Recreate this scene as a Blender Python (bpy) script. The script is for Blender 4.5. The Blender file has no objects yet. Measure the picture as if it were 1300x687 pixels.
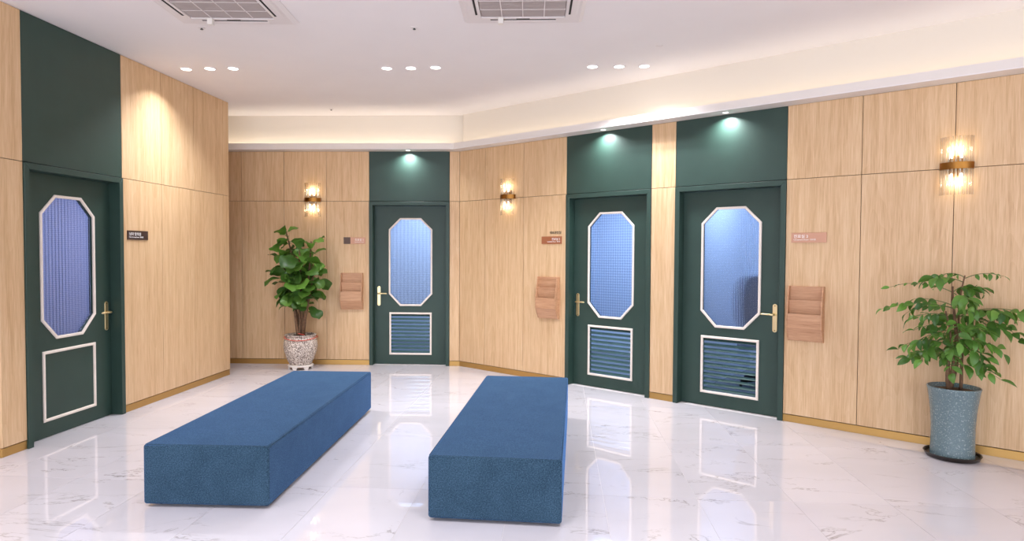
import bpy, math, random
from mathutils import Vector, Matrix
from mathutils.geometry import tessellate_polygon
PI = math.pi
random.seed(7)
S = bpy.context.scene
COL = S.collection

# ------------------------------------------------------------------ camera
F_PX, PITCH, ROLL, CAM_H = 800.37, 0.02941, 0.00517, 1.5045
cam_d = bpy.data.cameras.new('camera'); cam_d.sensor_fit = 'HORIZONTAL'; cam_d.sensor_width = 36
cam_d.lens = F_PX * 36 / 1300; cam_d.clip_start = .02
cam = bpy.data.objects.new('camera', cam_d); COL.objects.link(cam); S.camera = cam
_fw = Vector((0, math.cos(PITCH), -math.sin(PITCH))); _up = Vector((0, math.sin(PITCH), math.cos(PITCH)))
_r = math.cos(ROLL) * Vector((1, 0, 0)) + math.sin(ROLL) * _up
_u = -math.sin(ROLL) * Vector((1, 0, 0)) + math.cos(ROLL) * _up
_M = Matrix((_r, _u, -_fw)).transposed().to_4x4(); _M.translation = (0, 0, CAM_H); cam.matrix_world = _M

# ------------------------------------------------------------------ world, exposure, light levels
S.view_settings.view_transform = 'Standard'; S.view_settings.look = 'None'
S.view_settings.gamma = 1; S.view_settings.use_curve_mapping = False
S.view_settings.exposure = 0.13
try:
    S.cycles.caustics_refractive = False; S.cycles.caustics_reflective = False
    S.cycles.sample_clamp_indirect = 4; S.cycles.max_bounces = 10; S.cycles.diffuse_bounces = 5
    S.cycles.transparent_max_bounces = 24
except Exception: pass
W = bpy.data.worlds.new('world'); S.world = W; W.use_nodes = True
W.node_tree.nodes['Background'].inputs[0].default_value = (.86, .89, 1, 1)
W.node_tree.nodes['Background'].inputs[1].default_value = 3.25
DOWNLIGHT_W, COVE_W_PER_M, SCONCE_W, SPOT_W = 9.2, .85, .72, 7.5
WARM = (1, .88, .72); NEUTRAL = (.90, .93, 1); COOL = (.93, .97, 1)

# ------------------------------------------------------------------ helpers
class MB:
    def __init__(s): s.v = []; s.f = []
    def box(s, x0, x1, y0, y1, z0, z1):
        b = len(s.v)
        s.v += [(x0,y0,z0),(x1,y0,z0),(x1,y1,z0),(x0,y1,z0),(x0,y0,z1),(x1,y0,z1),(x1,y1,z1),(x0,y1,z1)]
        s.f += [tuple(b+i for i in q) for q in ((3,2,1,0),(4,5,6,7),(0,1,5,4),(1,2,6,5),(2,3,7,6),(3,0,4,7))]
        return s
    def loft(s, loops, cap=True, closed=False):
        """loops: equal-length lists of points; quads between successive loops"""
        n = len(loops[0]); b = len(s.v)
        for L in loops: s.v += [tuple(p) for p in L]
        m = len(loops)
        for i in range(m if closed else m-1):
            for j in range(n):
                a, c = b+i*n, b+((i+1) % m)*n
                s.f.append((a+j, a+(j+1) % n, c+(j+1) % n, c+j))
        if cap and not closed:
            s.f.append(tuple(b+j for j in reversed(range(n)))); s.f.append(tuple(b+(m-1)*n+j for j in range(n)))
        return s
    def prism_xz(s, poly, y0, y1):
        return s.loft([[(x,y1,z) for x,z in poly],[(x,y0,z) for x,z in poly]])
    def prism_xy(s, poly, z0, z1):
        return s.loft([[(x,y,z0) for x,y in poly],[(x,y,z1) for x,y in poly]])
    def prism_yz(s, poly, x0, x1):
        return s.loft([[(x0,y,z) for y,z in poly],[(x1,y,z) for y,z in poly]])
    def plate_holes(s, outer, holes, y0, y1):
        """plate in xz with polygon holes, y0 front, y1 back"""
        loops = [outer] + holes
        flat = [p for L in loops for p in L]; n = len(flat); b = len(s.v)
        tris = tessellate_polygon([[Vector((x, z, 0)) for x, z in L] for L in loops])
        s.v += [(x,y0,z) for x,z in flat] + [(x,y1,z) for x,z in flat]
        for t in tris:
            s.f.append(tuple(b+i for i in t)); s.f.append(tuple(b+n+i for i in reversed(t)))
        k = 0
        for L in loops:
            m = len(L)
            for j in range(m):
                s.f.append((b+k+j, b+k+(j+1) % m, b+n+k+(j+1) % m, b+n+k+j))
            k += m
        return s
    def lathe(s, prof, seg=32, cx=0, cy=0):
        b = len(s.v); n = len(prof)
        for i in range(seg):
            a = 2*PI*i/seg
            s.v += [(cx+r*math.cos(a), cy+r*math.sin(a), z) for r, z in prof]
        for i in range(seg):
            for j in range(n-1):
                a, c = b+i*n, b+((i+1) % seg)*n
                s.f.append((a+j, c+j, c+j+1, a+j+1))
        return s
    def tube(s, pts, rad, seg=8):
        pts = [Vector(p) for p in pts]; n = len(pts)
        rad = [rad]*n if not isinstance(rad, (list, tuple)) else rad
        loops = []; ref = None
        for i, p in enumerate(pts):
            d = (pts[min(i+1, n-1)] - pts[max(i-1, 0)]).normalized()
            if ref is None: ref = d.orthogonal().normalized()
            ref = (ref - d*ref.dot(d)).normalized(); q = d.cross(ref)
            loops.append([p + rad[i]*(math.cos(2*PI*k/seg)*ref + math.sin(2*PI*k/seg)*q) for k in range(seg)])
        return s.loft(loops)
    def mesh(s, name, fix=True):
        me = bpy.data.meshes.new(name); me.from_pydata([tuple(p) for p in s.v], [], s.f)
        if fix:
            import bmesh
            bm = bmesh.new(); bm.from_mesh(me); bmesh.ops.recalc_face_normals(bm, faces=bm.faces); bm.to_mesh(me); bm.free()
        me.update(); return me
    def build(s, name, mat, parent=None, smooth=False, bevel=0, segs=2, angle=None):
        o = link(name, s.mesh(name), mat, parent)
        if smooth: o.data.polygons.foreach_set('use_smooth', [True]*len(o.data.polygons))
        if angle:
            o.data.polygons.foreach_set('use_smooth', [True]*len(o.data.polygons)); o.data.set_sharp_from_angle(angle=math.radians(angle))
        if bevel:
            m = o.modifiers.new('bevel', 'BEVEL'); m.width = bevel; m.segments = segs; m.limit_method = 'ANGLE'
        return o

def link(name, me, mat, parent=None):
    o = bpy.data.objects.new(name, me); COL.objects.link(o)
    if mat and not me.materials: me.materials.append(mat)
    if parent: o.parent = parent
    return o
def tag(o, label, cat, group=None, kind=None):
    o['label'] = label; o['category'] = cat
    if group: o['group'] = group
    if kind: o['kind'] = kind
    return o
def empty(name, loc=(0,0,0), rz=0):
    o = bpy.data.objects.new(name, None); COL.objects.link(o); o.location = loc; o.rotation_euler = (0,0,rz); o.empty_display_size = .1
    return o
def inset(poly, d):
    """inward offset of a convex polygon (2D)"""
    n = len(poly); area = sum(poly[i][0]*poly[(i+1)%n][1]-poly[(i+1)%n][0]*poly[i][1] for i in range(n)); sg = 1 if area > 0 else -1
    lines = []
    for i in range(n):
        (x0,y0),(x1,y1) = poly[i], poly[(i+1)%n]; L = math.hypot(x1-x0, y1-y0)
        nx, ny = -(y1-y0)/L*sg, (x1-x0)/L*sg
        lines.append((nx, ny, nx*x0+ny*y0+d))
    out = []
    for i in range(n):
        a, b = lines[i-1], lines[i]; det = a[0]*b[1]-a[1]*b[0]
        out.append(((a[2]*b[1]-a[1]*b[2])/det, (a[0]*b[2]-a[2]*b[0])/det))
    return out
def light(name, kind, energy, color, parent, loc, rot=(0,0,0), **kw):
    d = bpy.data.lights.new(name, kind); d.energy = energy; d.color = color
    for k, v in kw.items(): setattr(d, k, v)
    o = bpy.data.objects.new(name, d); COL.objects.link(o); o.parent = parent; o.location = loc; o.rotation_euler = rot
    return o

# ------------------------------------------------------------------ materials
def nm(name):
    m = bpy.data.materials.new(name); m.use_nodes = True; t = m.node_tree
    return m, t, t.nodes['Principled BSDF']
def srgb(r, g, b):
    f = lambda c: (c/255/12.92) if c/255 <= .04045 else ((c/255+.055)/1.055)**2.4
    return (f(r), f(g), f(b), 1)
def plain(name, col, rough=.5, metal=0, noise=0, nscale=30, spec=.5):
    m, t, p = nm(name); p.inputs['Roughness'].default_value = rough; p.inputs['Metallic'].default_value = metal
    p.inputs['Specular IOR Level'].default_value = spec
    if noise:
        N = t.nodes.new('ShaderNodeTexNoise'); N.inputs['Scale'].default_value = nscale; N.inputs['Detail'].default_value = 4
        tc = t.nodes.new('ShaderNodeTexCoord'); t.links.new(tc.outputs['Object'], N.inputs['Vector'])
        r = ramp(t, N.outputs['Fac'], [(.3, tuple(c*(1-noise) for c in col[:3])+(1,)), (.7, tuple(min(1, c*(1+noise)) for c in col[:3])+(1,))])
        t.links.new(r, p.inputs['Base Color'])
    else: p.inputs['Base Color'].default_value = col
    return m
def ramp(t, src, stops):
    r = t.nodes.new('ShaderNodeValToRGB'); e = r.color_ramp.elements
    while len(e) < len(stops): e.new(.5)
    for k, (pos, c) in zip(e, stops): k.position = pos; k.color = c
    t.links.new(src, r.inputs['Fac']); return r.outputs['Color']
def mathn(t, op, a, b=None, c=None):
    n = t.nodes.new('ShaderNodeMath'); n.operation = op
    for i, x in enumerate((a, b, c)):
        if x is None: continue
        if hasattr(x, 'is_output'): t.links.new(x, n.inputs[i])
        else: n.inputs[i].default_value = x
    return n.outputs[0]
def rand_coords(t, scale, spread=40):
    """object coordinates shifted at random for each object, then scaled"""
    tc = t.nodes.new('ShaderNodeTexCoord'); oi = t.nodes.new('ShaderNodeObjectInfo')
    ad = t.nodes.new('ShaderNodeVectorMath'); ad.operation = 'MULTIPLY_ADD'
    cx = t.nodes.new('ShaderNodeCombineXYZ'); 
    for i in range(3): t.links.new(oi.outputs['Random'], cx.inputs[i])
    t.links.new(cx.outputs[0], ad.inputs[0]); ad.inputs[1].default_value = (spread, spread*.7, spread*1.3); t.links.new(tc.outputs['Object'], ad.inputs[2])
    mp = t.nodes.new('ShaderNodeMapping'); mp.inputs['Scale'].default_value = scale; t.links.new(ad.outputs[0], mp.inputs['Vector'])
    return ad.outputs[0], mp.outputs[0]
def noise(t, vec, scale, detail=4, rough=.5, dist=0):
    n = t.nodes.new('ShaderNodeTexNoise'); n.inputs['Scale'].default_value = scale; n.inputs['Detail'].default_value = detail
    n.inputs['Roughness'].default_value = rough; n.inputs['Distortion'].default_value = dist; t.links.new(vec, n.inputs['Vector']); return n.outputs['Fac']

def wood_mat(name, c0, c1, c2, sc=(1,1,1)):
    m, t, p = nm(name)
    raw, v = rand_coords(t, (26*sc[0], 26*sc[1], .9*sc[2]))
    a = noise(t, v, 1, 5, .6, .4)
    _, v2 = rand_coords(t, (150*sc[0], 150*sc[1], 5*sc[2]))
    b = noise(t, v2, 1, 3, .6)
    _, v3 = rand_coords(t, (4*sc[0], 4*sc[1], .35*sc[2]))
    c = noise(t, v3, 1, 2, .5, .6)
    rings = mathn(t, 'FRACT', mathn(t, 'MULTIPLY', c, 16))
    mix = mathn(t, 'ADD', mathn(t, 'ADD', mathn(t, 'MULTIPLY', a, .45), mathn(t, 'MULTIPLY', b, .5)), mathn(t, 'MULTIPLY', rings, .05))
    col = ramp(t, mix, [(.32, c0), (.5, c1), (.68, c2)])
    t.links.new(col, p.inputs['Base Color']); p.inputs['Roughness'].default_value = .48
    bp = t.nodes.new('ShaderNodeBump'); bp.inputs['Strength'].default_value = .08; bp.inputs['Distance'].default_value = .002
    t.links.new(b, bp.inputs['Height']); t.links.new(bp.outputs[0], p.inputs['Normal'])
    return m
M = {}
M['wood'] = wood_mat('oak_veneer', srgb(190,151,108), srgb(212,177,135), srgb(226,196,157))
M['walnut'] = wood_mat('rack_wood', srgb(164,116,82), srgb(190,144,108), srgb(206,162,126), (.06, 1, 34))
M['gap'] = plain('dark_joint', srgb(70, 62, 50), .9)
M['green'] = plain('deep_green_lacquer', srgb(42, 65, 57), .48, noise=.06, nscale=6)
M['cream'] = plain('cream_moulding', srgb(238, 226, 214), .45)
M['white'] = plain('white_paint', srgb(236, 231, 229), .85, noise=.01, nscale=3)
M['covepaint'] = plain('cream_cove_paint', srgb(226, 217, 203), .85)
M['lipwhite'] = plain('cove_paint', srgb(228, 221, 214), .8)
M['gold'] = plain('satin_brass_skirting', srgb(196, 156, 92), .38, .75)
M['brass'] = plain('polished_brass', srgb(240, 216, 164), .28, 1)
M['bronze'] = plain('antique_brass', srgb(150, 104, 50), .3, 1)
M['grout'] = plain('pale_grout', srgb(222, 216, 214), .8)
M['acwhite'] = plain('air_conditioner_plastic', srgb(226, 219, 216), .5)
M['acgrille'] = plain('air_conditioner_grille', srgb(176, 164, 158), .7)
M['black'] = plain('black_slot', srgb(16, 15, 16), .7)
M['darkgrey'] = plain('dark_display', srgb(70, 72, 70), .4)
M['saucer'] = plain('dark_brown_plastic', srgb(38, 28, 24), .35)
M['standwhite'] = plain('white_ceramic', srgb(232, 226, 218), .3)
M['soil'] = plain('potting_soil', srgb(84, 62, 44), .95, noise=.4, nscale=60)
M['bark'] = plain('brown_bark', srgb(110, 82, 60), .85, noise=.35, nscale=45)
M['ribbon'] = plain('red_ribbon', srgb(214, 92, 76), .5)
M['rose'] = plain('rose_gold_sign', srgb(198, 150, 124), .42, .35)
M['copper'] = plain('copper_sign', srgb(172, 108, 74), .45, .3)
M['signreflection'] = plain('sign_dark_reflection', srgb(84, 64, 54), .3, .5)  # dark reflection on the metal signs, put into the base colour
M['letter'] = plain('white_lettering', srgb(250, 248, 245), .5)
M['letterblack'] = plain('black_lettering', srgb(52, 46, 42), .5)
M['roomwall'] = plain('consulting_room_paint', srgb(205, 212, 226), .9)
M['roomfloor'] = plain('consulting_room_floor', srgb(120, 124, 134), .6)
M['foot'] = plain('bench_foot', srgb(40, 34, 32), .6)

def marble():
    m, t, p = nm('polished_marble_tile')
    raw, v = rand_coords(t, (1, 1, 1), 60)
    mp = t.nodes.new('ShaderNodeMapping'); mp.inputs['Rotation'].default_value = (0, 0, math.radians(-28)); mp.inputs['Scale'].default_value = (.75, 1.9, 1)
    t.links.new(raw, mp.inputs['Vector'])
    a = noise(t, mp.outputs[0], 1.15, 8, .62, .7)
    vein = mathn(t, 'SUBTRACT', 1, mathn(t, 'MINIMUM', mathn(t, 'MULTIPLY', mathn(t, 'ABSOLUTE', mathn(t, 'SUBTRACT', a, .5)), 120), 1))
    mask = noise(t, mp.outputs[0], 2.3, 3, .5)
    mk = t.nodes.new('ShaderNodeMapRange'); mk.inputs['From Min'].default_value = .42; mk.inputs['From Max'].default_value = .68; t.links.new(mask, mk.inputs['Value'])
    vv = mathn(t, 'MULTIPLY', vein, mk.outputs[0])
    broad = noise(t, mp.outputs[0], .8, 3, .5)
    base = ramp(t, broad, [(.3, srgb(206, 201, 205)), (.7, srgb(217, 212, 217))])
    mx = t.nodes.new('ShaderNodeMix'); mx.data_type = 'RGBA'
    t.links.new(vv, mx.inputs['Factor']); t.links.new(base, mx.inputs['A']); mx.inputs['B'].default_value = srgb(150, 142, 138)
    t.links.new(mx.outputs['Result'], p.inputs['Base Color'])
    p.inputs['Roughness'].default_value = .012; p.inputs['IOR'].default_value = 1.62
    return m
M['marble'] = marble()

def fabric():
    m, t, p = nm('heathered_blue_upholstery')
    tc = t.nodes.new('ShaderNodeTexCoord')
    a = noise(t, tc.outputs['Object'], 150, 3, .8); b = noise(t, tc.outputs['Object'], 5, 4, .6, .8)
    mix = mathn(t, 'ADD', mathn(t, 'MULTIPLY', a, .85), mathn(t, 'MULTIPLY', b, .15))
    t.links.new(ramp(t, mix, [(.36, srgb(24, 42, 56)), (.5, srgb(42, 66, 84)), (.64, srgb(66, 92, 112))]), p.inputs['Base Color'])
    p.inputs['Roughness'].default_value = .9; p.inputs['Sheen Weight'].default_value = .6; p.inputs['Sheen Roughness'].default_value = .4
    p.inputs['Sheen Tint'].default_value = srgb(100, 155, 230); p.inputs['Specular IOR Level'].default_value = .2
    bp = t.nodes.new('ShaderNodeBump'); bp.inputs['Strength'].default_value = .35; bp.inputs['Distance'].default_value = .003
    t.links.new(a, bp.inputs['Height']); t.links.new(bp.outputs[0], p.inputs['Normal'])
    return m
M['fabric'] = fabric()

def patterned_glass(name, cx, cz, ax, az, tint, rough):
    """pressed glass with a square relief; the thick ribs tint more than the valleys"""
    m, t, p = nm(name)
    tc = t.nodes.new('ShaderNodeTexCoord'); sp = t.nodes.new('ShaderNodeSeparateXYZ'); t.links.new(tc.outputs['Object'], sp.inputs[0])
    sx = mathn(t, 'SINE', mathn(t, 'MULTIPLY', sp.outputs['X'], 2*PI/cx)); sz = mathn(t, 'SINE', mathn(t, 'MULTIPLY', sp.outputs['Z'], 2*PI/cz))
    bp = t.nodes.new('ShaderNodeBump'); bp.inputs['Strength'].default_value = 1; bp.inputs['Distance'].default_value = .0006
    t.links.new(mathn(t, 'ADD', sx, sz), bp.inputs['Height'])
    f = mathn(t, 'MULTIPLY', mathn(t, 'MULTIPLY_ADD', sx, ax, 1-ax), mathn(t, 'MULTIPLY_ADD', sz, az, 1-az))
    mx = t.nodes.new('ShaderNodeMix'); mx.data_type = 'RGBA'; t.links.new(f, mx.inputs['Factor'])
    mx.inputs['A'].default_value = (tint[0]*.22, tint[1]*.30, tint[2]*.50, 1); mx.inputs['B'].default_value = tint
    t.links.new(mx.outputs['Result'], p.inputs['Base Color']); p.inputs['Transmission Weight'].default_value = 1
    p.inputs['Roughness'].default_value = rough; p.inputs['IOR'].default_value = 1.45
    t.links.new(bp.outputs[0], p.inputs['Normal'])
    return m

def speckle(name, cols, scale, rough):
    m, t, p = nm(name)
    tc = t.nodes.new('ShaderNodeTexCoord'); v = t.nodes.new('ShaderNodeTexVoronoi'); v.inputs['Scale'].default_value = scale
    t.links.new(tc.outputs['Object'], v.inputs['Vector'])
    s = t.nodes.new('ShaderNodeSeparateColor'); t.links.new(v.outputs['Color'], s.inputs[0])
    r = t.nodes.new('ShaderNodeValToRGB'); r.color_ramp.interpolation = 'CONSTANT'; e = r.color_ramp.elements
    while len(e) < len(cols): e.new(.5)
    for k, (pos, c) in zip(e, cols): k.position = pos; k.color = c
    t.links.new(s.outputs[0], r.inputs['Fac']); t.links.new(r.outputs['Color'], p.inputs['Base Color']); p.inputs['Roughness'].default_value = rough
    return m
M['granite'] = speckle('speckled_granite_glaze', [(0, srgb(226,216,204)), (.36, srgb(180,164,150)), (.58, srgb(124,108,98)), (.78, srgb(84,70,64)), (.9, srgb(206,194,180))], 130, .45)
M['celadon'] = speckle('speckled_blue_grey_glaze', [(0, srgb(98,118,124)), (.5, srgb(106,126,130)), (.92, srgb(142,158,158))], 170, .16)

def leaf_mat(name, c0, c1):
    m, t, p = nm(name)
    oi = t.nodes.new('ShaderNodeObjectInfo')
    tc = t.nodes.new('ShaderNodeTexCoord'); n = noise(t, tc.outputs['Object'], 14, 3)
    f = mathn(t, 'ADD', mathn(t, 'MULTIPLY', oi.outputs['Random'], .75), mathn(t, 'MULTIPLY', n, .25))
    t.links.new(ramp(t, f, [(.1, c0), (.9, c1)]), p.inputs['Base Color'])
    p.inputs['Roughness'].default_value = .38
    p.inputs['Subsurface Weight'].default_value = 0
    tr = t.nodes.new('ShaderNodeBsdfTranslucent'); tr.inputs['Color'].default_value = (c1[0]*1.2, c1[1]*1.2, c1[2]*.7, 1)
    mx = t.nodes.new('ShaderNodeMixShader'); mx.inputs[0].default_value = .18
    t.links.new(p.outputs[0], mx.inputs[1]); t.links.new(tr.outputs[0], mx.inputs[2]); t.links.new(mx.outputs[0], t.nodes['Material Output'].inputs['Surface'])
    return m
M['figleaf'] = leaf_mat('fig_leaf', srgb(30, 66, 26), srgb(104, 150, 60))
M['happyleaf'] = leaf_mat('feathery_leaf', srgb(42, 84, 34), srgb(108, 156, 64))
M['greenstem'] = plain('green_stem', srgb(88, 110, 56), .6)

def emit(name, col, st):
    m = bpy.data.materials.new(name); m.use_nodes = True; t = m.node_tree; t.nodes.clear()
    e = t.nodes.new('ShaderNodeEmission'); e.inputs[0].default_value = (*col, 1); e.inputs[1].default_value = st
    o = t.nodes.new('ShaderNodeOutputMaterial'); t.links.new(e.outputs[0], o.inputs[0]); return m
M['lamp'] = emit('downlight_lens', (1, .97, .93), 6)
M['bulb'] = emit('sconce_bulb', (1, .9, .74), 7)
M['ledtape'] = emit('led_tape', (1, .86, .68), 3)
def bar_glass():
    m, t, p = nm('clear_glass_bar')
    t.nodes.remove(p)
    tr = t.nodes.new('ShaderNodeBsdfTransparent'); tr.inputs[0].default_value = (.90, .89, .87, 1)
    gl = t.nodes.new('ShaderNodeBsdfGlossy'); gl.inputs['Roughness'].default_value = .08
    tl = t.nodes.new('ShaderNodeBsdfTranslucent'); tl.inputs[0].default_value = (1, .97, .92, 1)
    lw = t.nodes.new('ShaderNodeLayerWeight'); lw.inputs[0].default_value = .55
    m1 = t.nodes.new('ShaderNodeMixShader'); t.links.new(lw.outputs['Facing'], m1.inputs[0]); t.links.new(tr.outputs[0], m1.inputs[1]); t.links.new(gl.outputs[0], m1.inputs[2])
    m2 = t.nodes.new('ShaderNodeMixShader'); m2.inputs[0].default_value = .2; t.links.new(m1.outputs[0], m2.inputs[1]); t.links.new(tl.outputs[0], m2.inputs[2])
    t.links.new(m2.outputs[0], t.nodes['Material Output'].inputs['Surface']); return m
M['bar'] = bar_glass()

# ------------------------------------------------------------------ the room plan (metres)
ZT, ZC, ZJ = 2.811, 3.2776, 2.16              # panel top, ceiling, horizontal panel joint
C = Vector((-.6876, 8.2536)); EL = Vector((-3.4106, 7.6082))
UB = Vector((.99932, -.03698)); UR = Vector((.76533, -.64364)); UL = Vector((.08097, .99672))
class Wall:
    def __init__(s, o, u): s.o = o; s.u = u; s.n = Vector((u.y, -u.x)); s.rz = math.atan2(u.y, u.x)
    def at(s, u, n=0, z=0): p = s.o + s.u*u + s.n*n; return Vector((p.x, p.y, z))
    def dist(s, p): return (Vector((p[0], p[1])) - s.o).dot(s.n)
BACK, RIGHT, LEFT = Wall(C, UB), Wall(C, UR), Wall(EL, UL)
GAP = .0045; PT = .018; WT = .16
FW, FZ = 1.06, 2.16                             # outer size of a door frame

def make_wall(name, wl, u0, u1, doors, top, label, topwhite=None, backing_front=PT):
    """backing (with door openings) as the wall's own mesh"""
    mb = MB(); cur = u0
    for d in sorted(doors):
        mb.box(cur, d, backing_front, WT, 0, top); mb.box(d, d+FW, backing_front, WT, FZ, top); cur = d+FW
    mb.box(cur, u1, backing_front, WT, 0, top)
    if topwhite: mb.box(u0, u1, 0, WT, top+.0005, topwhite)
    o = mb.build(name, M['gap'])
    if topwhite:
        o.data.materials.append(M['covepaint'])
        nf = len(o.data.polygons)
        for p in o.data.polygons[nf-6:]: p.material_index = 1
    o.location = wl.at(0); o.rotation_euler = (0, 0, wl.rz)
    return tag(o, label, 'wall', kind='structure')
def panel(wallo, mat, u0, u1, z0, z1, name='wood_panel'):
    w = u1-u0-GAP
    o = MB().box(0, w, 0, PT, 0, z1-z0-GAP).build(name, mat, wallo, bevel=.0012, segs=1)
    o.location = (u0+GAP/2, 0, z0+GAP/2); return o
BH = .068
def skirting(name, wl, u0, u1, label):
    o = MB().box(u0, u1, .004, .03, 0, BH-.004).build(name, M['gold'], bevel=.001, segs=1)
    o.location = wl.at(0); o.rotation_euler = (0, 0, wl.rz); return tag(o, label, 'baseboard', kind='structure')

# --- back wall
DB, D1, D2, DL = -1.193, 1.699, 3.024, -2.905   # left end of every door frame along its wall
wb = make_wall('wall_back', BACK, -5.6, .1, [DB], ZT, 'short oak panelled back wall holding one green door', ZC)
for a, b in ((-5.15,-4.59),(-4.59,-4.025),(-4.025,-3.46),(-3.46,-2.896),(-2.896,-2.326),(-2.326,-1.761),(-1.761,DB),(DB+FW,0)):
    panel(wb, M['wood'], a, b, BH, ZJ); panel(wb, M['wood'], a, b, ZJ, ZT)
panel(wb, M['green'], DB, DB+FW, ZJ, ZT, 'green_panel')
skirting('baseboard_back', BACK, -5.15, DB, 'brass skirting strip under the panels behind the fig tree')
skirting('baseboard_corner', BACK, DB+FW, .012, 'short brass skirting piece between back door and wall corner')
# --- right wall
wr = make_wall('wall_right', RIGHT, .06, 9.5, [D1, D2], ZT, 'long angled oak panelled wall holding two green doors', ZC)
for a, b in ((0,.45),(.45,1.075),(1.075,D1),(D1+FW,D2),(D2+FW,4.677),(4.677,5.31),(5.31,5.945),(5.945,6.58),(6.58,7.215),(7.215,7.85),(7.85,8.485),(8.485,9.12),(9.12,9.5)):
    panel(wr, M['wood'], a, b, BH, ZJ); panel(wr, M['wood'], a, b, ZJ, ZT)
for d in (D1, D2): panel(wr, M['green'], d, d+FW, ZJ, ZT, 'green_panel')
skirting('baseboard_right_1', RIGHT, -.01, D1, 'brass skirting strip below the wall sconce panels beside the corner')
skirting('baseboard_right_2', RIGHT, D1+FW, D2, 'short brass skirting piece between the two neighbouring green doors')
skirting('baseboard_right_3', RIGHT, D2+FW, 9.5, 'long brass skirting strip behind the blue-grey planter')
# --- left wall
LN = -3.119
wlft = make_wall('wall_left', LEFT, LN+.02, -.02, [DL], ZC-.001, 'tall oak panelled wall with green door, reaching the ceiling')
for a, b in ((LN, DL),(DL+FW,-1.275),(-1.275,-.718),(-.718,-.125),(-.125,0)):
    panel(wlft, M['wood'], a, b, BH, ZJ); panel(wlft, M['wood'], a, b, ZJ, ZC-.001)
panel(wlft, M['green'], DL, DL+FW, ZJ, ZC-.001, 'green_panel')
skirting('baseboard_left_1', LEFT, DL+FW, -.004, 'brass skirting strip of the tall wall between door and free end')
skirting('baseboard_left_2', LEFT, LN, DL, 'short brass skirting piece at the near end of tall wall')
# returns of the left block
def plain_wall(name, p0, p1, th, z1, mat, label):
    p0, p1 = Vector(p0), Vector(p1); d = (p1-p0)
    o = MB().box(0, d.length, 0, th, 0, z1).build(name, mat)
    o.location = (p0.x, p0.y, 0); o.rotation_euler = (0, 0, math.atan2(d.y, d.x)); return tag(o, label, 'wall', kind='structure')
e1 = LEFT.at(-.001, -PT-.001).xy; e0 = LEFT.at(LN+.02, -PT-.001).xy
plain_wall('wall_alcove', e1, (-6.2, e1.y+.08), -.02, ZC-.001, M['wood'], 'oak clad end of the tall wall facing the alcove')
plain_wall('wall_near_return', (-7, e0.y+.1), e0, .02, ZC-.001, M['wood'], 'oak clad return of the tall wall beside its near end')
plain_wall('wall_alcove_end', BACK.at(-5.15, 0).xy, (-6.2, 7.6), -.1, ZC-.001, M['white'], 'white end wall of the side alcove')
plain_wall('wall_side_left', (-7, -3), (-7, e0.y+.1), -.1, ZC, M['white'], 'white side wall of the lobby')
pr = RIGHT.at(9.5).xy
plain_wall('wall_side_right', pr, (pr.x, -3), -.1, ZC, M['white'], 'white side wall where the long panelled wall ends')
# --- ceiling
cl = MB().box(-7.2, 7.2, -3, 9.4, ZC, ZC+.1).build('ceiling', M['white']); tag(cl, 'flat white painted lobby ceiling', 'ceiling', kind='structure')

# --- cove shelf along the back and right walls
def off(n):
    cc = C + (BACK.n + RIGHT.n) * (n / (1 + BACK.n.dot(RIGHT.n)))
    return [BACK.at(-5.15, n).xy, cc, RIGHT.at(9.5, n).xy]
def band(mb, n0, n1, z0, z1):
    a, b = off(n0), off(n1)
    mb.loft([[(p.x,p.y,z0), (p.x,p.y,z1), (q.x,q.y,z1), (q.x,q.y,z0)] for p, q in zip(a, b)])
CD = .17
mb = MB(); band(mb, .0005, CD-.014, ZT+.0012, ZT+.014); band(mb, CD-.014, CD, ZT+.0012, ZT+.078)
cv = mb.build('trim_1', M['lipwhite']); tag(cv, 'white cove ledge with upright lip running above the oak panels', 'cove', kind='structure')
mb = MB(); band(mb, CD, CD+.004, ZT+.0012, ZT+.010); mb.build('edge_bead', M['white'], cv)
for wl, u0, u1, nmn, lb in ((BACK, -5.1, -.1, 'light_strip', 'hidden warm light strip on the cove ledge of back wall'), (RIGHT, .1, 9.4, 'light_strip', 'hidden warm light strip on the cove ledge of long angled wall')):
    e = empty(nmn, wl.at((u0+u1)/2, .085, ZT+.0142), wl.rz); tag(e, lb, 'light strip')
    MB().box(-(u1-u0)/2, (u1-u0)/2, -.012, .012, 0, .008).build('housing', M['ledtape'], e)
    light('cove_light', 'AREA', COVE_W_PER_M*(u1-u0)*(1 if wl is BACK else .48), WARM, e, (0, 0, .012), (PI, 0, 0), shape='RECTANGLE', size=u1-u0, size_y=.05)

# ------------------------------------------------------------------ floor of marble tiles
TA = math.atan2(.073, .9973); TD = Vector((math.sin(TA), math.cos(TA))); TX = Vector((math.cos(TA), -math.sin(TA)))
TO = Vector((0, 3.9)); TWD, TLN = .5715, 1.143
fl = MB().box(-7.1, 7.1, -3, 9.3, -.1, -.0022).build('floor', M['grout']); tag(fl, 'glossy white marble tiled floor with fine grey veins', 'floor', kind='structure')
def clip(poly, n, d):
    """keep the side n.p >= d"""
    out = []
    for i in range(len(poly)):
        a, b = poly[i-1], poly[i]; da, db = n.dot(a)-d, n.dot(b)-d
        if (da >= 0) != (db >= 0): out.append(a + (b-a)*(da/(da-db)))
        if db >= 0: out.append(b)
    return out
planes = [(BACK.n, BACK.n.dot(C)), (RIGHT.n, RIGHT.n.dot(C)), (Vector((1,0)), -6.0), (Vector((-1,0)), -6.6), (Vector((0,1)), -1.2)]
planes[0] = (BACK.n, BACK.n.dot(C)-.02); planes[1] = (RIGHT.n, RIGHT.n.dot(C)-.02)
g = .0013
full_me = MB().box(g, TWD-g, g, TLN-g, -.002, 0).mesh('tile'); full_me.materials.append(M['marble'])
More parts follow.
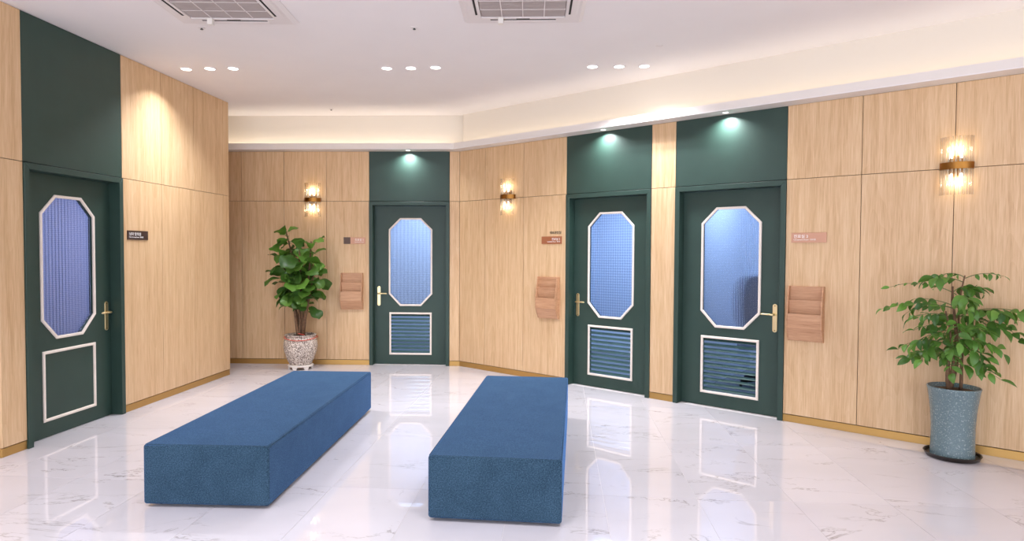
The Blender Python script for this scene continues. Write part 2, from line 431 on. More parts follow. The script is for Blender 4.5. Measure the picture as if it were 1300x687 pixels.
for i in range(-13, 13):
    for j in range(-6, 6):
        q0 = TO + TX*(i*TWD) + TD*(j*TLN)
        if (q0 - LEFT.o).dot(LEFT.n) < -.9 and q0.y < 7.0 and q0.y > 4.0: continue
        quad = [Vector((g,g)), Vector((TWD-g,g)), Vector((TWD-g,TLN-g)), Vector((g,TLN-g))]
        wq = [q0 + TX*p.x + TD*p.y for p in quad]; cq = wq
        for n, d in planes: cq = clip(cq, n, d) if cq else cq
        if len(cq) < 3: continue
        if len(cq) == 4 and all((a-b).length < 1e-6 for a, b in zip(sorted(cq, key=tuple), sorted(wq, key=tuple))): o = link('tile', full_me, None, fl)
        else:
            lp = [((p-q0).dot(TX), (p-q0).dot(TD)) for p in cq]
            area = abs(sum(lp[k-1][0]*lp[k][1]-lp[k][0]*lp[k-1][1] for k in range(len(lp))))/2
            if area < .0015: continue
            me = MB().prism_xy(lp, -.002, 0).mesh('tile'); o = link('tile', me, M['marble'], fl)
        o.location = (q0.x, q0.y, 0); o.rotation_euler = (0, 0, -TA)

# ------------------------------------------------------------------ doors
OCT = [(.239+.15,.779),(.821-.15,.779),(.821,.779+.16),(.821,1.947-.152),(.821-.15,1.947),(.239+.15,1.947),(.239,1.947-.152),(.239,.779+.16)]
LOW = [(.247,.128),(.813,.128),(.813,.693),(.247,.693)]
RC = .09; TR = .024
def ring(mb, outer, w, y_back, y_front, bev=.005):
    """moulding ring with a bevelled face, loops all round"""
    a, b, c, d = outer, inset(outer, bev), inset(outer, w-bev), inset(outer, w)
    lo = [[(x,y_back,z) for x,z in a],[(x,y_front+bev,z) for x,z in a],[(x,y_front,z) for x,z in b],[(x,y_front,z) for x,z in c],[(x,y_front+bev,z) for x,z in d],[(x,y_back,z) for x,z in d]]
    return mb.loft(lo, closed=True)
def make_door(idx, wl, u0, label, handle_right, louvred, glass, warm):
    d = empty('door_%d' % idx, wl.at(u0), wl.rz); tag(d, label, 'door', kind='structure')
    # frame: two jambs and a head, slightly proud of the panels
    fw = .047
    for s in (0, 1):
        o = MB().prism_xz([(0,0),(fw,0),(fw,FZ-.004-fw),(0,FZ-.004)] if s == 0 else [(FW-fw,0),(FW,0),(FW,FZ-.004),(FW-fw,FZ-.004-fw)], -.012, WT).build('door_jamb', M['green'], d, bevel=.002, segs=1)
    MB().prism_xz([(fw+.0005,FZ-.004-fw),(FW-fw-.0005,FZ-.004-fw),(FW-.001,FZ-.004),(.001,FZ-.004)], -.012, WT).build('door_head', M['green'], d, bevel=.002, segs=1)
    # leaf with its openings
    lx0, lx1 = fw+.002, FW-fw-.002; lz1 = FZ-.004-fw-.003
    holes = [inset(OCT, TR*.6)] + ([inset(LOW, TR*.6)] if louvred else [])
    leaf = MB().plate_holes([(lx0,.005),(lx1,.005),(lx1,lz1),(lx0,lz1)], holes, RC, RC+.045).build('door_leaf', M['green'], d)
    ring(MB(), OCT, TR, RC+.002, RC-.012).build('window_moulding', M['cream'], leaf, angle=25)['label'] = 'cream octagonal moulding round the glass'
    gp = MB().prism_xz(inset(OCT, TR*.62), RC+.03, RC+.036).build('glass_pane', glass, leaf); gp['label'] = 'bluish patterned glass pane'
    if louvred:
        ring(MB(), LOW, TR, RC+.002, RC-.012).build('louvre_moulding', M['cream'], leaf, angle=25)['label'] = 'cream square moulding round the louvre'
        i = inset(LOW, TR*.65); x0, x1 = i[0][0]+.001, i[1][0]-.001; z0, z1 = i[0][1], i[2][1]; n = 11; st = (z1-z0)/n
        me = None
        for k in range(n):
            if me is None:
                h, th, ang = .031, .006, math.radians(38)
                cs, sn = math.cos(ang), math.sin(ang)
                prof = [(-cs*h*.5 - sn*th*.5, -sn*h*.5 + cs*th*.5), (cs*h*.5 - sn*th*.5, sn*h*.5 + cs*th*.5), (cs*h*.5 + sn*th*.5, sn*h*.5 - cs*th*.5), (-cs*h*.5 + sn*th*.5, -sn*h*.5 - cs*th*.5)]
                me = MB().prism_yz(prof, x0, x1).mesh('louvre_slat'); me.materials.append(M['slat'])
            s = link('louvre_slat', me, None, leaf); s.location = (0, RC+.021, z0+st*(k+.5))
    else:
        ring(MB(), LOW, TR, RC+.002, RC-.012).build('panel_moulding', M['cream'], leaf, angle=25)['label'] = 'cream square moulding on the solid panel'
    # handle
    hx = FW-.108 if handle_right else .108; sg = -1 if handle_right else 1
    pw, z0, z1 = .0215, .779, 1.041
    cap = [(hx+pw*math.cos(a), z1-pw+pw*math.sin(a)) for a in [PI*k/8 for k in range(9)]] + [(hx+pw*math.cos(a), z0+pw+pw*math.sin(a)) for a in [PI+PI*k/8 for k in range(9)]]
    MB().prism_xz(cap, RC-.009, RC).build('handle_plate', M['brass'], leaf, bevel=.003)['label'] = 'long brass handle plate with rounded ends'
    for zz in (z0+.018, z1-.018):
        s = MB().lathe([(0,.003),(.004,.0025),(.0055,0)], 12).build('screw', M['bronze'], leaf, smooth=True); s.location = (hx, RC-.009, zz); s.rotation_euler = (PI/2, 0, 0)
    zl = .944
    lv = MB().tube([(hx,RC-.008,zl),(hx,RC-.03,zl),(hx,RC-.048,zl),(hx+sg*.008,RC-.056,zl),(hx+sg*.03,RC-.058,zl+.001),(hx+sg*.07,RC-.057,zl+.002),(hx+sg*.105,RC-.054,zl+.001),(hx+sg*.118,RC-.053,zl)], [.011,.010,.010,.0105,.0095,.0085,.0095,.005], 12)
    lv.build('handle_lever', M['brass'], leaf, smooth=True)['label'] = 'brass lever'
    return d
M['slat'] = plain('green_lacquered_slat', srgb(66, 92, 88), .25)
g_l = patterned_glass('checked_glass_fine', .034, .016, .16, .16, (.90, .86, .92, 1), .08)
g_b = patterned_glass('checked_glass_fluted', .05, .03, .12, .06, (.92, .95, 1, 1), .08)
g_1 = patterned_glass('checked_glass_bold', .029, .029, .17, .17, (.90, .95, 1, 1), .08)
g_2 = patterned_glass('checked_glass_small', .016, .016, .05, .10, (.88, .92, 1, 1), .08)
make_door(1, LEFT, DL, 'green door with solid lower panel on the tall wall', True, False, g_l, 0)
make_door(2, BACK, DB, 'green louvred door on the short back wall beside fig tree', False, True, g_b, 0)
make_door(3, RIGHT, D1, 'green louvred door with brass handle beside the copper sign', False, True, g_1, 0)
make_door(4, RIGHT, D2, 'green louvred door with handle beside the rose sign and file rack', True, True, g_2, 0)

# rooms behind the doors, lit cool
def back_room(idx, wl, u0, u1, depth, watts, lu, ln, lz, label, col=(.48, .66, .93)):
    y0, y1, h = WT+.001, WT+depth, 2.6
    e = MB()
    e.box(u0, u1, y1, y1+.05, 0, h); e.box(u0-.05, u0, y0, y1+.05, 0, h); e.box(u1, u1+.05, y0, y1+.05, 0, h); e.box(u0-.05, u1+.05, y0, y1+.05, h, h+.05)
    o = e.build('wall_room_%d' % idx, M['roomwall']); o.location = wl.at(0); o.rotation_euler = (0, 0, wl.rz); tag(o, label, 'wall', kind='structure')
    f = MB().box(u0, u1, y0, y1, .0005, .004).build('room_floor', M['roomfloor'], o)
    light('room_light', 'AREA', watts, col, o, (lu, ln, lz), (0, 0, 0), shape='RECTANGLE', size=.9, size_y=.9)
back_room(1, LEFT, -3.0, -.3, 1.9, 36, -1.7, 1.2, 2.55, 'room seen through the patterned glass of the tall wall door', (.62, .68, 1))
back_room(2, BACK, -2.1, .35, 2.0, 42, -.7, 1.2, 2.55, 'room seen through the glass of the back door')
back_room(3, RIGHT, .55, 2.86, 2.2, 60, 1.6, 1.2, 2.55, 'room seen through the glass of door beside copper sign')
back_room(4, RIGHT, 2.96, 5.8, 2.2, 42, 3.6, 1.2, 2.55, 'room seen through the glass of door beside rose sign')

M['chair'] = plain('dark_blue_chair_fabric', srgb(138, 146, 168), .8)
ch = empty('office_chair', RIGHT.at(3.46, -1.35, .0042), RIGHT.rz+.2); tag(ch, 'dark office chair blurred behind glass of door beside rose sign', 'chair')
MB().box(-.25, .25, -.25, .25, .43, .51).build('seat', M['chair'], ch, bevel=.035, segs=3)
bk = [(.25*math.copysign(abs(math.cos(a))**.6, math.cos(a)), .95+.32*math.copysign(abs(math.sin(a))**.6, math.sin(a))) for a in [2*PI*k/28 for k in range(28)]]
MB().prism_xz(bk, -.25, -.18).build('backrest', M['chair'], ch, bevel=.02, segs=2)
MB().tube([(0,-.2,.44),(0,-.24,.6),(0,-.17,.8)], .025, 10).build('back_support', M['black'], ch, smooth=True)
MB().tube([(0,0,.07),(0,0,.43)], .03, 12).build('column', M['black'], ch, angle=40)
for k in range(5):
    a = 2*PI*k/5
    MB().tube([(0,0,.09),(.26*math.cos(a),.26*math.sin(a),.065)], [.03,.018], 8).build('leg', M['black'], ch, smooth=True)
    MB().tube([(.26*math.cos(a)-.012,.26*math.sin(a),.028),(.26*math.cos(a)+.012,.26*math.sin(a),.028)], .028, 12).build('castor', M['black'], ch, angle=40)

# ------------------------------------------------------------------ benches
def make_bench(name, front, ang, label):
    w, L, h = .745, 2.30, .352
    b = empty(name, (front[0], front[1], 0), -ang); tag(b, label, 'bench', 'blue upholstered benches')
    z0 = .02
    body = MB()
    nx, ny, nz = 10, 24, 5
    # box with softly crowned top
    def pt(i, j, k): return (-w/2 + w*i/nx, L*j/ny, z0 + h*k/nz)
    idx = {}; vs = []; fs = []
    def vid(i, j, k):
        if (i,j,k) not in idx:
            x, y, z = pt(i,j,k)
            if k == nz: z += .006*math.sin(PI*i/nx)*min(1, 4*math.sin(PI*j/ny)) 
            idx[(i,j,k)] = len(vs); vs.append((x,y,z))
        return idx[(i,j,k)]
    for i in range(nx):
        for j in range(ny):
            for k in (0, nz): fs.append((vid(i,j,k),vid(i+1,j,k),vid(i+1,j+1,k),vid(i,j+1,k)))
    for i in range(nx):
        for k in range(nz):
            for j in (0, ny): fs.append((vid(i,j,k),vid(i+1,j,k),vid(i+1,j,k+1),vid(i,j,k+1)))
    for j in range(ny):
        for k in range(nz):
            for i in (0, nx): fs.append((vid(i,j,k),vid(i,j+1,k),vid(i,j+1,k+1),vid(i,j,k+1)))
    body.v, body.f = vs, fs
    o = body.build('seat_block', M['fabric'], b, angle=60, bevel=.016, segs=3); o.modifiers['bevel'].angle_limit = math.radians(60)
    r = .0028; zt = z0+h-.0035; e = .0035
    sm = MB()
    for a, c in (((-w/2+e, e), (w/2-e, e)), ((w/2-e, e), (w/2-e, L-e)), ((w/2-e, L-e), (-w/2+e, L-e)), ((-w/2+e, L-e), (-w/2+e, e))):
        sm.tube([(a[0]+(c[0]-a[0])*t, a[1]+(c[1]-a[1])*t, zt-.002) for t in (.01,.3,.7,.99)], r, 6)
    sm.build('seam', M['fabric'], b, smooth=True)
    for sx in (-1, 1):
        for y in (.08, L-.08):
            f = MB().lathe([(0,0),(.022,0),(.026,.021),(0,.021)], 16).build('foot', M['foot'], b, smooth=False); f.location = (sx*(w/2-.07), y, 0)
    return b
make_bench('bench', (-1.775, 3.627), .036, 'long blue fabric bench block beside the tall wall with solid door')
make_bench('bench', (-.092, 3.43), .102, 'long blue fabric bench block facing the two neighbouring green doors')

# ------------------------------------------------------------------ wall sconces
def make_sconce(wl, u, label):
    s = empty('wall_sconce', wl.at(u, 0, 1.955), wl.rz); tag(s, label, 'wall lamp', 'crystal wall sconces')
    H, w, dp = .44, .2, .085
    MB().box(-.045, .045, -.016, 0, .14, .30).build('backplate', M['bronze'], s, bevel=.003)
    arc = lambda t, r=1: (w/2*math.sin(t*1.15)/math.sin(1.15)*r, -.03 - (dp-.03)*((math.cos(t*1.15)-math.cos(1.15))/(1-math.cos(1.15)))*r)
    # band: curved strip
    th = .003; o_, i_ = [], []
    N = 16
    pts = [arc(-1+2*k/N) for k in range(N+1)]
    pts = [(pts[0][0], -.001)] + pts + [(pts[-1][0], -.001)]
    loops = []
    for k, (x, y) in enumerate(pts):
        a = Vector(pts[max(k-1,0)]); b = Vector(pts[min(k+1,len(pts)-1)]); d = (b-a).normalized(); n = Vector((d.y, -d.x))
        p, q = Vector((x,y))+n*.008, Vector((x,y))+n*.005
        loops.append([(p.x,p.y,.193),(p.x,p.y,.245),(q.x,q.y,.245),(q.x,q.y,.193)])
    MB().loft(loops).build('band', M['bronze'], s, angle=30)['label'] = 'curved antique brass band'
    nb = 11
    me = None
    for k in range(nb):
        t = -1+2*k/(nb-1); x, y = arc(t)
        if me is None:
            rr = .0075
            me = MB().prism_xy([(rr*1.15*math.cos(2*PI*q/8+PI/8), rr*math.sin(2*PI*q/8+PI/8)) for q in range(8)], 0, H).mesh('glass_bar'); me.materials.append(M['bar'])
        g_ = link('glass_bar', me, None, s); g_.location = (x, y+.004, 0); g_.rotation_euler = (0, 0, -t*.8)
    MB().tube([(0,-.014,.22),(0,-.045,.22)], .008, 10).build('arm', M['bronze'], s)
    for sx in (-.03, .03):
        MB().tube([(sx,-.045,.165),(sx,-.045,.275)], .0085, 12).build('socket', M['bronze'], s, angle=40)
    MB().box(-.035, .035, -.05, -.04, .214, .226).build('crossbar', M['bronze'], s)
    for sz in (1, -1):
        for sx in (-.03, .03):
            zc = .22 + sz*.085
            b_ = MB().lathe([(0.0005,-.03),(.007,-.027),(.009,-.01),(.009,.012),(.006,.026),(.0005,.03)], 12).build('bulb', M['bulb'], s, smooth=True); b_.location = (sx, -.045, zc)
        light('sconce_light', 'POINT', SCONCE_W, (1, .78, .5), s, (0, -.05, .22+sz*.13), shadow_soft_size=.02)
    return s
make_sconce(BACK, -1.937, 'crystal bar sconce with brass band on the panels above the fig tree')
make_sconce(RIGHT, .84, 'crystal bar sconce with brass band between back door and copper sign')
make_sconce(RIGHT, 5.325, 'crystal bar sconce with brass band above the blue-grey planter')

# ------------------------------------------------------------------ signs
def text_mesh(txt, size, align='LEFT', depth=.0006):
    cu = bpy.data.curves.new('t', 'FONT'); cu.body = txt; cu.size = size; cu.align_x = align; cu.extrude = depth; cu.resolution_u = 3
    o = bpy.data.objects.new('t', cu); COL.objects.link(o)
    dg = bpy.context.evaluated_depsgraph_get(); dg.update()
    me = bpy.data.meshes.new_from_object(o.evaluated_get(dg)); bpy.data.objects.remove(o); me.materials.clear(); return me
def make_sign(wl, u0, mat, big, small, align, label, dark_refl=None):
    w, h = .288, .086
    s = empty('door_sign', wl.at(u0, 0, 1.6), wl.rz); tag(s, label, 'sign')
    x0 = 0
    if dark_refl:
        MB().box(0, .088, -.008, -.0002, 0, h).build('reflection_plate', dark_refl, s, bevel=.001, segs=1)['label'] = 'dark reflection on the sign, set in as a coloured plate'; x0 = .09  # dark reflection across one end, made as a separate coloured plate
    MB().box(x0, w, -.008, -.0002, 0, h).build('plate', mat, s, bevel=.0015, segs=2)
    for txt, sz, zz in ((big, .034, .042), (small, .0155, .02)):
        o = link('lettering', text_mesh(txt, sz, align), M['letter'], s)
        o.location = (.02 if align == 'LEFT' else w-.02, -.0088, zz); o.rotation_euler = (PI/2, 0, 0)
    return s
SUB = 'Consultation Room · 诊疗室'
make_sign(LEFT, -1.79, M['signreflection'], '남자 탈의실', "Men's Dressing Room · 更衣室", 'LEFT', 'metal room sign painted as dark as its reflection, with white Korean lettering on the tall wall')
make_sign(BACK, -1.53, M['rose'], '진료실 1', 'Consultation Room', 'RIGHT', 'rose gold room sign with painted dark reflection beside back door', M['signreflection'])
make_sign(RIGHT, 1.353, M['copper'], '진료실 2', SUB, 'RIGHT', 'copper brown room sign under small black wall letters')
make_sign(RIGHT, 4.133, M['rose'], '진료실 3', SUB, 'LEFT', 'rose coloured room sign above file rack, lettered at its left end')
o = link('wall_lettering', text_mesh('대표원장실', .036, 'RIGHT', .0015), M['letterblack']); o.location = RIGHT.at(1.632, .0016, 1.717); o.rotation_euler = (PI/2, 0, RIGHT.rz)
tag(o, 'small black Korean letters fixed above the copper sign', 'lettering')

# ------------------------------------------------------------------ file racks
def make_rack(wl, u0, label):
    r = empty('file_rack', wl.at(u0, 0, .735), wl.rz); tag(r, label, 'file rack', 'wooden file racks')
    w, h, t = .29, .484, .011
    side = [(0,.0),(0,h),(-.052,h),(-.090,.25),(-.088,.12),(-.035,0)]
    for x in (0, w-t): MB().prism_yz(side, x, x+t).build('side_panel', M['walnut'], r, bevel=.0012, segs=1)
    for (zt, yt, zb, yb) in ((h-.006, -.020, .02, -.012), (.362, -.056, .05, -.020), (.242, -.089, .005, -.034)):
        MB().prism_yz([(yt,zt),(yb,zb),(yb+.008,zb),(yt+.009,zt)] if yt > -.08 else [(yt,zt),(-.087,.12),(yb,zb),(yb+.009,zb),(-.077,.12),(yt+.009,zt)], t+.0005, w-t-.0005).build('pocket_front', M['walnut'], r, bevel=.0012, segs=1)
    MB().box(t+.0005, w-t-.0005, -.011, -.0005, 0, h-.002).build('back_panel', M['walnut'], r)
    return r
make_rack(BACK, -1.561, 'wooden three pocket file rack on the back wall beside fig tree')
make_rack(RIGHT, 1.325, 'wooden three pocket file rack below the copper sign')
make_rack(RIGHT, 4.125, 'wooden three pocket file rack below the rose sign left of the planter')

# ------------------------------------------------------------------ ceiling fittings
def make_downlight(x, y, label, group):
    d = empty('downlight', (x, y, ZC)); tag(d, label, 'downlight', group)
    MB().lathe([(.046,-.002),(.048,-.006),(.056,-.006),(.058,-.0002),(.046,-.0002)], 28).build('trim_ring', M['white'], d, smooth=False)
    MB().lathe([(.0005,-.0035),(.0455,-.0035),(.0455,-.0004),(.0005,-.0004)], 28).build('lens', M['lamp'], d)
    light('downlight_lamp', 'AREA', DOWNLIGHT_W, NEUTRAL, d, (0, 0, -.008), shape='DISK', size=.088, spread=math.radians(115))
TRIO = [([(-3.195,6.219),(-2.956,6.202),(-2.725,6.193)], 'recessed downlight of the trio beside the top of the tall oak wall', 'downlights by the tall wall'),
        ([(-1.223,6.158),(-.988,6.149),(-.746,6.124)], 'recessed downlight of the trio over the gap between the two benches', 'downlights over the bench gap'),
        ([(.757,6.071),(1.011,6.062),(1.247,6.045)], 'recessed downlight of the trio beside the cove of the long wall', 'downlights by the long wall cove')]
for pts, lb, gr in TRIO:
    for x, y in pts: make_downlight(x, y, lb, gr)
for yy in (1.6,):      # added unseen trios out of frame, fill light for the lobby
    for cx in (-2.96, -.99, 1.0):
        for k in (-1, 0, 1): make_downlight(cx+.24*k, yy, 'added unseen fill downlight of a trio in the lobby ceiling away from the doors', 'added fill downlights of the front lobby')

def make_sprinkler(x, y, label, nozzle=True):
    s = empty('sprinkler', (x, y, ZC)); tag(s, label, 'sprinkler')
    MB().lathe([(.0005,-.006),(.016,-.006),(.030,-.0015),(.031,-.0002),(.0005,-.0002)], 20).build('escutcheon', M['acwhite'], s, smooth=False)
    if nozzle: MB().lathe([(.0005,-.016),(.012,-.016),(.012,-.013),(.005,-.012),(.007,-.006),(.0005,-.006)], 14).build('nozzle', M['darkgrey'], s)
make_sprinkler(-2.48, 5.073, 'small ceiling sprinkler before the air conditioner nearer the tall wall')
make_sprinkler(-.784, 5.048, 'small ceiling sprinkler between the two air conditioners')
make_sprinkler(1.252, 5.455, 'flat white ceiling sprinkler cap beside the trio by the cove', False)
make_sprinkler(-2.269, 7.932, 'small ceiling sprinkler next to the cove over the fig tree')

def make_ac(cx, cy, rz, label):
    a = empty('air_conditioner', (cx, cy, ZC), rz); tag(a, label, 'air conditioner', 'ceiling cassette air conditioners')
    h = .45
    sq = lambda r, z: [(-r,-r,z),(r,-r,z),(r,r,z),(-r,r,z)]
    # frame with tapered sides and a square hole for the grille
    gr = .312
    MB().loft([sq(h,-.0005), sq(h,-.008), sq(h-.03,-.028), sq(gr,-.032), sq(gr,-.012)], cap=False).build('frame', M['acwhite'], a, angle=20)
    grl = MB().box(-gr+.003, gr-.003, -gr+.003, gr-.003, -.022, -.014).build('grille', M['acgrille'], a)
    fine = MB(); n = 34
    for k in range(n):
        y = -gr+.012+(2*gr-.024)*(k+.5)/n; fine.box(-gr+.012, gr-.012, y-.0035, y+.0035, -.027, -.022)
    fine.build('grille_louvre', M['acgrille'], grl)
    for k in (-1, 0, 1):
        MB().box(k*gr*.5-.003, k*gr*.5+.003, -gr+.004, gr-.004, -.030, -.022).build('grille_bar', M['acwhite'], grl)
        MB().box(-gr+.004, gr-.004, k*gr*.5-.002, k*gr*.5+.002, -.029, -.0225).build('grille_bar', M['acwhite'], grl)
    MB().prism_xy([(-gr,-gr),(gr,-gr),(gr,-gr+.012),(-gr,-gr+.012)], -.034, -.022).build('grille_rim', M['acwhite'], a)
    MB().prism_xy([(-gr,gr-.012),(gr,gr-.012),(gr,gr),(-gr,gr)], -.034, -.022).build('grille_rim', M['acwhite'], a)
    for q in range(4):
        R = Matrix.Rotation(q*PI/2, 4, 'Z')
        v = MB().prism_yz([(.352,-.0335),(.384,-.0355),(.402,-.0315),(.400,-.029),(.352,-.029)], -.245, .245).build('vane', M['acwhite'], a, bevel=.0015, segs=1); v.matrix_local = R
        s_ = MB().box(-.245, .245, .334, .349, -.0325, -.024).build('air_slot', M['black'], a); s_.matrix_local = R
    MB().box(-.05, .05, gr+.003, gr+.013, -.0345, -.031).build('display', M['darkgrey'], a)
    MB().box(-.185, -.145, gr-.03, gr+.012, -.078, -.031).build('sensor', M['standwhite'], a, bevel=.003)['label'] = 'small white clip-on sensor tag'
    return a
make_ac(-2.105, 4.492, .015, 'ceiling cassette air conditioner nearer the tall wall with solid door')
make_ac(.063, 4.437, -.03, 'ceiling cassette air conditioner nearer the long angled wall')

for wl, u, lb in ((BACK, DB+FW/2, 'small recessed spotlight in the cove ledge over the back door'), (RIGHT, D1+FW/2, 'small recessed spotlight in the cove ledge over door beside copper sign'), (RIGHT, D2+FW/2, 'small recessed spotlight in the cove ledge over door beside rose sign')):
    s = empty('spotlight', wl.at(u, .085, ZT+.001), wl.rz); tag(s, lb, 'spotlight')
    MB().lathe([(.026,-.0005),(.027,-.004),(.034,-.004),(.036,-.0002),(.026,-.0002)], 24).build('trim_ring', M['white'], s)
    MB().lathe([(.0005,-.002),(.0255,-.002),(.0255,-.0004),(.0005,-.0004)], 24).build('lens', M['lamp'], s)
    light('spot_lamp', 'AREA', SPOT_W, COOL, s, (0, 0, -.005), (math.radians(0), 0, 0), shape='DISK', size=.045, spread=math.radians(140))

# ------------------------------------------------------------------ plants
def leaf_mesh(name, L, Wd, kind, droop, fold, wave, seed, mat, nu=8, nv=4):
    rnd = random.Random(seed); mb = MB(); ph = rnd.random()*6
    for i in range(nu+1):
        t = i/nu
        if kind == 'fig': wd = Wd*.5/.74*max(.03, t)**.55*max(0., 1-t**4.2)**.55*(1-.10*math.exp(-((t-.38)/.12)**2))
        else: wd = Wd*.5*max(0.0, math.sin(PI*t**.8))**.85
        if i == nu: wd = max(wd*.25, Wd*.02)
        x = L*t*math.cos(droop*t*.6); zc = L*.22*math.sin(PI*t*.55)*.5 - droop*L*.42*t*t
        for j in range(-nv, nv+1):
            s = j/nv
            mb.v.append((x, wd*s, zc + fold*abs(s)**1.3*wd + wave*Wd*math.sin(t*11+ph+s*2)*abs(s)**2*.5))
    n = 2*nv+1
    for i in range(nu):
        for j in range(n-1): mb.f.append((i*n+j, i*n+j+1, (i+1)*n+j+1, (i+1)*n+j))
    me = mb.mesh(name, False); me.polygons.foreach_set('use_smooth', [True]*len(me.polygons)); me.materials.append(mat); return me
def orient(p, az, pitch, roll):
    return Matrix.Translation(p) @ Matrix.Rotation(az, 4, 'Z') @ Matrix.Rotation(-pitch, 4, 'Y') @ Matrix.Rotation(roll, 4, 'X')

# --- fiddle-leaf fig
FP = Vector((-2.70, 8.035, 0))
st = empty('pot_stand', FP); tag(st, 'low white ceramic stand with scalloped feet under granite pot', 'pot stand')
MB().lathe([(.0005,.034),(.15,.034),(.158,.040),(.158,.052),(.150,.056),(.0005,.056)], 40).build('plate', M['standwhite'], st, angle=35)
for k in range(6):
    a = k*PI/3+.3
    f = MB().prism_xz([(-.038,.035),(-.026,.016),(-.022,0),(.022,0),(.026,.016),(.038,.035)], -.012, .012).build('foot', M['standwhite'], st, bevel=.003)
    f.location = (.138*math.cos(a), .138*math.sin(a), 0); f.rotation_euler = (0, 0, a+PI/2)
fig = empty('potted_fig', FP + Vector((0,0,.0562))); tag(fig, 'fiddle-leaf fig tree in round speckled granite pot by back wall', 'potted plant')
MB().lathe([(.0005,.004),(.12,0),(.135,.006),(.165,.07),(.198,.17),(.21,.24),(.204,.30),(.186,.345),(.180,.36),(.194,.372),(.196,.382),(.188,.386),(.172,.384),(.168,.35),(.0005,.345)], 48).build('pot', M['granite'], fig, angle=40)
MB().lathe([(.0005,.352),(.10,.356),(.169,.350)], 32).build('soil', M['soil'], fig, smooth=True)
rb = MB(); pts = []
for k in range(41):
    a = 2*PI*k/40; r = .205+.006*math.sin(3*a); pts.append((r*math.cos(a), r*math.sin(a), .338+.012*math.sin(a*2+1)))
rb.tube(pts, .005, 6)
rb.tube([(.05*math.cos(a), .05*math.sin(a), .372+.03*math.sin(a*.5)) for a in [2*PI*k/14 for k in range(15)]], .006, 6)
rb.build('ribbon', M['ribbon'], fig, smooth=True)['label'] = 'thin red ribbon tied round rim and stem'
stems = []
rs = random.Random(11)
for (bx, by, tx, ty, tz, bend) in ((-.01,0,-.16,-.04,1.70,.05),(.03,-.01,.15,-.05,1.57,.05),(0,.02,-.25,-.06,1.50,-.04),(.02,.0,.02,-.10,1.46,.02),(-.02,-.01,-.10,-.10,1.24,-.03),(.03,.01,.20,-.08,1.22,.03)):
    pp = []
    for k in range(13):
        t = k/12
        pp.append(Vector((bx+(tx-bx)*t**1.4 + bend*math.sin(PI*t)*.6, by+(ty-by)*t + .02*math.sin(5*t+bx*90), .345+(tz-.345)*t)))
    stems.append(pp)
    MB().tube(pp, [.02-.012*k/12 for k in range(13)], 9).build('stem', M['bark'], fig, smooth=True)
figl = [leaf_mesh('leaf', .25+.02*k, .21+.014*k, 'fig', .35+.22*k, .22, .10, k, M['figleaf'], 9, 4) for k in range(4)]
def wall_ok(root, p, d, L, wl, marg=.015):
    for t in (.3, .6, 1):
        q = root.location.xy + (p + d*L*t).xy
        if wl.dist(q) < marg + .05*t: return False
    return True
n_leaf = 0; az = 0
for si, pp in enumerate(stems):
    n = 23 if si < 4 else 15
    for k in range(n):
        t = .38 + .62*(k+.5)/n; f = t*12; i = min(11, int(f)); p = pp[i].lerp(pp[i+1], f-i)
        for tr in range(24):
            az += 2.4 + rs.uniform(-.4, .4); pit = rs.uniform(-.75, .25) + (1.0*max(0, t-.8)/.2); sc = rs.uniform(.62, .95) * (.85 if t > .92 else 1)
            if t < .45: sc *= .72
            d = Vector((math.cos(az)*math.cos(pit), math.sin(az)*math.cos(pit), math.sin(pit)))
            pet = .05*sc; q = p + d*pet
            tip = q + d*.25*sc
            if wall_ok(fig, q, d, .27*sc, BACK) and -.47 < tip.x < .37: break
        else: continue
        MB().tube([p, p.lerp(q, .5)+Vector((0,0,-.004)), q], .0035, 5).build('petiole', M['greenstem'], fig, smooth=True)
        lf = link('leaf', rs.choice(figl), None, fig); lf.matrix_local = orient(q, az, pit, rs.uniform(-.8, .8)) @ Matrix.Scale(sc, 4); n_leaf += 1

# --- feathery plant in the tall blue-grey planter
PP = Vector((3.275, 4.64, 0))
sa = MB().lathe([(.0005,.004),(.10,0),(.160,.002),(.172,.012),(.178,.030),(.184,.034),(.180,.037),(.172,.034),(.166,.018),(.0005,.010)], 48).build('saucer', M['saucer'], None, angle=40); sa.location = PP
tag(sa, 'dark brown round saucer under the blue-grey planter', 'saucer')
hp = empty('potted_feathery_plant', PP + Vector((0,0,.0105))); tag(hp, 'feathery-leaved green plant in tall glossy blue-grey planter', 'potted plant')
MB().lathe([(.0005,.002),(.135,0),(.142,.006),(.1405,.06),(.138,.14),(.139,.24),(.146,.34),(.157,.43),(.166,.49),(.171,.510),(.170,.516),(.163,.517),(.157,.508),(.148,.46),(.0005,.455)], 56).build('planter', M['celadon'], hp, angle=40)
MB().lathe([(.0005,.488),(.08,.492),(.151,.485)], 32).build('soil', M['soil'], hp, smooth=True)
leafl = [leaf_mesh('leaflet', .105+.01*k, .05+.005*k, 'oval', .5+.25*k, .25, .05, 20+k, M['happyleaf'], 6, 2) for k in range(3)]
rs = random.Random(5)
stems2 = []
for (bx,by,tx,ty,tz) in ((-.02,-.01,-.05,-.06,1.26),(.03,.0,.10,-.05,1.14),(.0,.03,.03,-.05,1.34),(-.04,-.02,-.12,-.08,1.08)):
    pp = [Vector((bx+(tx-bx)*t + .02*math.sin(6*t+bx*60), by+(ty-by)*t, .487+(tz-.487)*t)) for t in [k/9 for k in range(10)]]
    stems2.append(pp); MB().tube(pp, [(.017 if bx == -.02 else .012)*(1-.6*k/9) for k in range(10)], 8).build('stem', M['bark'], hp, smooth=True)
TOC = (Vector((0,0)) - PP.xy).normalized(); TOR = Vector((-TOC.y, TOC.x))      # directions towards / across the lobby
cnt = 0; az = .3
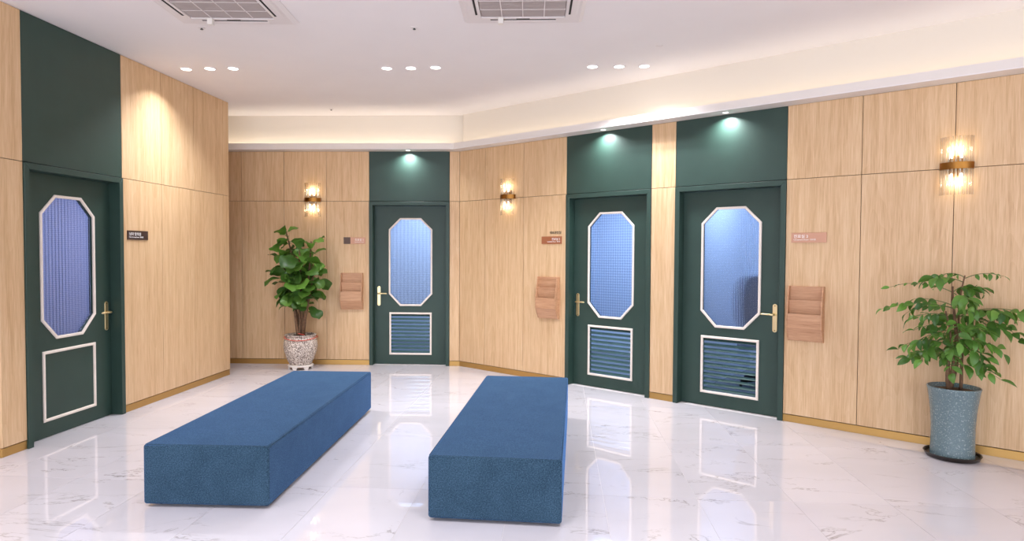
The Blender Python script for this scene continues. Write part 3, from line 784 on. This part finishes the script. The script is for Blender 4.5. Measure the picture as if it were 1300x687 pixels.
def frond(p, az, pit, L, n, curl, ls):
    """one compound leaf: rachis part with leaflet sub-parts"""
    global cnt
    pts = []; q = p.copy(); dirp = pit; n_seg = 10
    for k in range(n_seg+1):
        pts.append(q.copy()); d = Vector((math.cos(az)*math.cos(dirp), math.sin(az)*math.cos(dirp), math.sin(dirp))); q = q + d*(L/n_seg); dirp -= curl/n_seg
    r = MB().tube(pts, [.0032-.002*k/n_seg for k in range(n_seg+1)], 5).build('frond', M['greenstem'], hp, smooth=True)
    side = Vector((-math.sin(az), math.cos(az), 0))
    for k in range(n):
        t = .30 + .70*k/(n-1); f = min(n_seg-.001, t*n_seg); i = int(f); pos = pts[i].lerp(pts[i+1], f-i)
        for s in ((-1, 1) if k < n-1 else (0,)):
            a2 = az + s*rs.uniform(.75, 1.15); pi2 = rs.uniform(-1.1, .05); sc = ls*rs.uniform(.75, 1.12)*(1-.25*abs(t-.6))
            tipw = hp.location.xy + (pos + Vector((math.cos(a2), math.sin(a2), 0))*.085*sc).xy
            if RIGHT.dist(tipw) < .015: continue
            lf = link('leaflet', rs.choice(leafl), None, r); lf.matrix_local = orient(pos, a2, pi2, rs.uniform(-1, 1)) @ Matrix.Scale(sc, 4); cnt += 1
specs = []
for si, pp in enumerate(stems2):
    for k in range(9):
        t = .30 + .68*(k+.5)/9; f = t*9; i = min(8, int(f)); p = pp[i].lerp(pp[i+1], f-i)
        for tr in range(30):
            az += 2.4 + rs.uniform(-.5, .5); L = rs.uniform(.18, .34) * (1.1 if .3 < t < .8 else .9)
            tip = hp.location.xy + p.xy + Vector((math.cos(az), math.sin(az)))*L
            if RIGHT.dist(tip) > .04: break
        else: continue
        if cnt > 300: break
        frond(p, az, rs.uniform(.15, .6) + .3*max(0, t-.8), L, rs.choice((4,5)), rs.uniform(.6, 1.5), rs.uniform(.85, 1.1))
aw = math.atan2(-UR.y, -UR.x); ar = math.atan2(UR.y, UR.x)
frond(Vector((-.04,-.06,1.20)), aw+.25, .55, .44, 6, 1.0, .62); frond(Vector((.03,-.05,1.32)), aw+.6, .6, .20, 5, 1.2, .5); frond(Vector((.03,-.05,1.32)), ar-.3, .5, .24, 5, .9, .5)
frond(Vector((-.06,-.06,1.10)), aw+.05, .25, .46, 7, .7, .9); frond(Vector((.09,-.05,1.08)), ar-.1, .3, .42, 7, .9, 1.05); frond(Vector((.08,-.05,1.02)), ar-.3, .1, .38, 6, 1.2, 1.0)
print('leaves', n_leaf, 'leaflets', cnt)
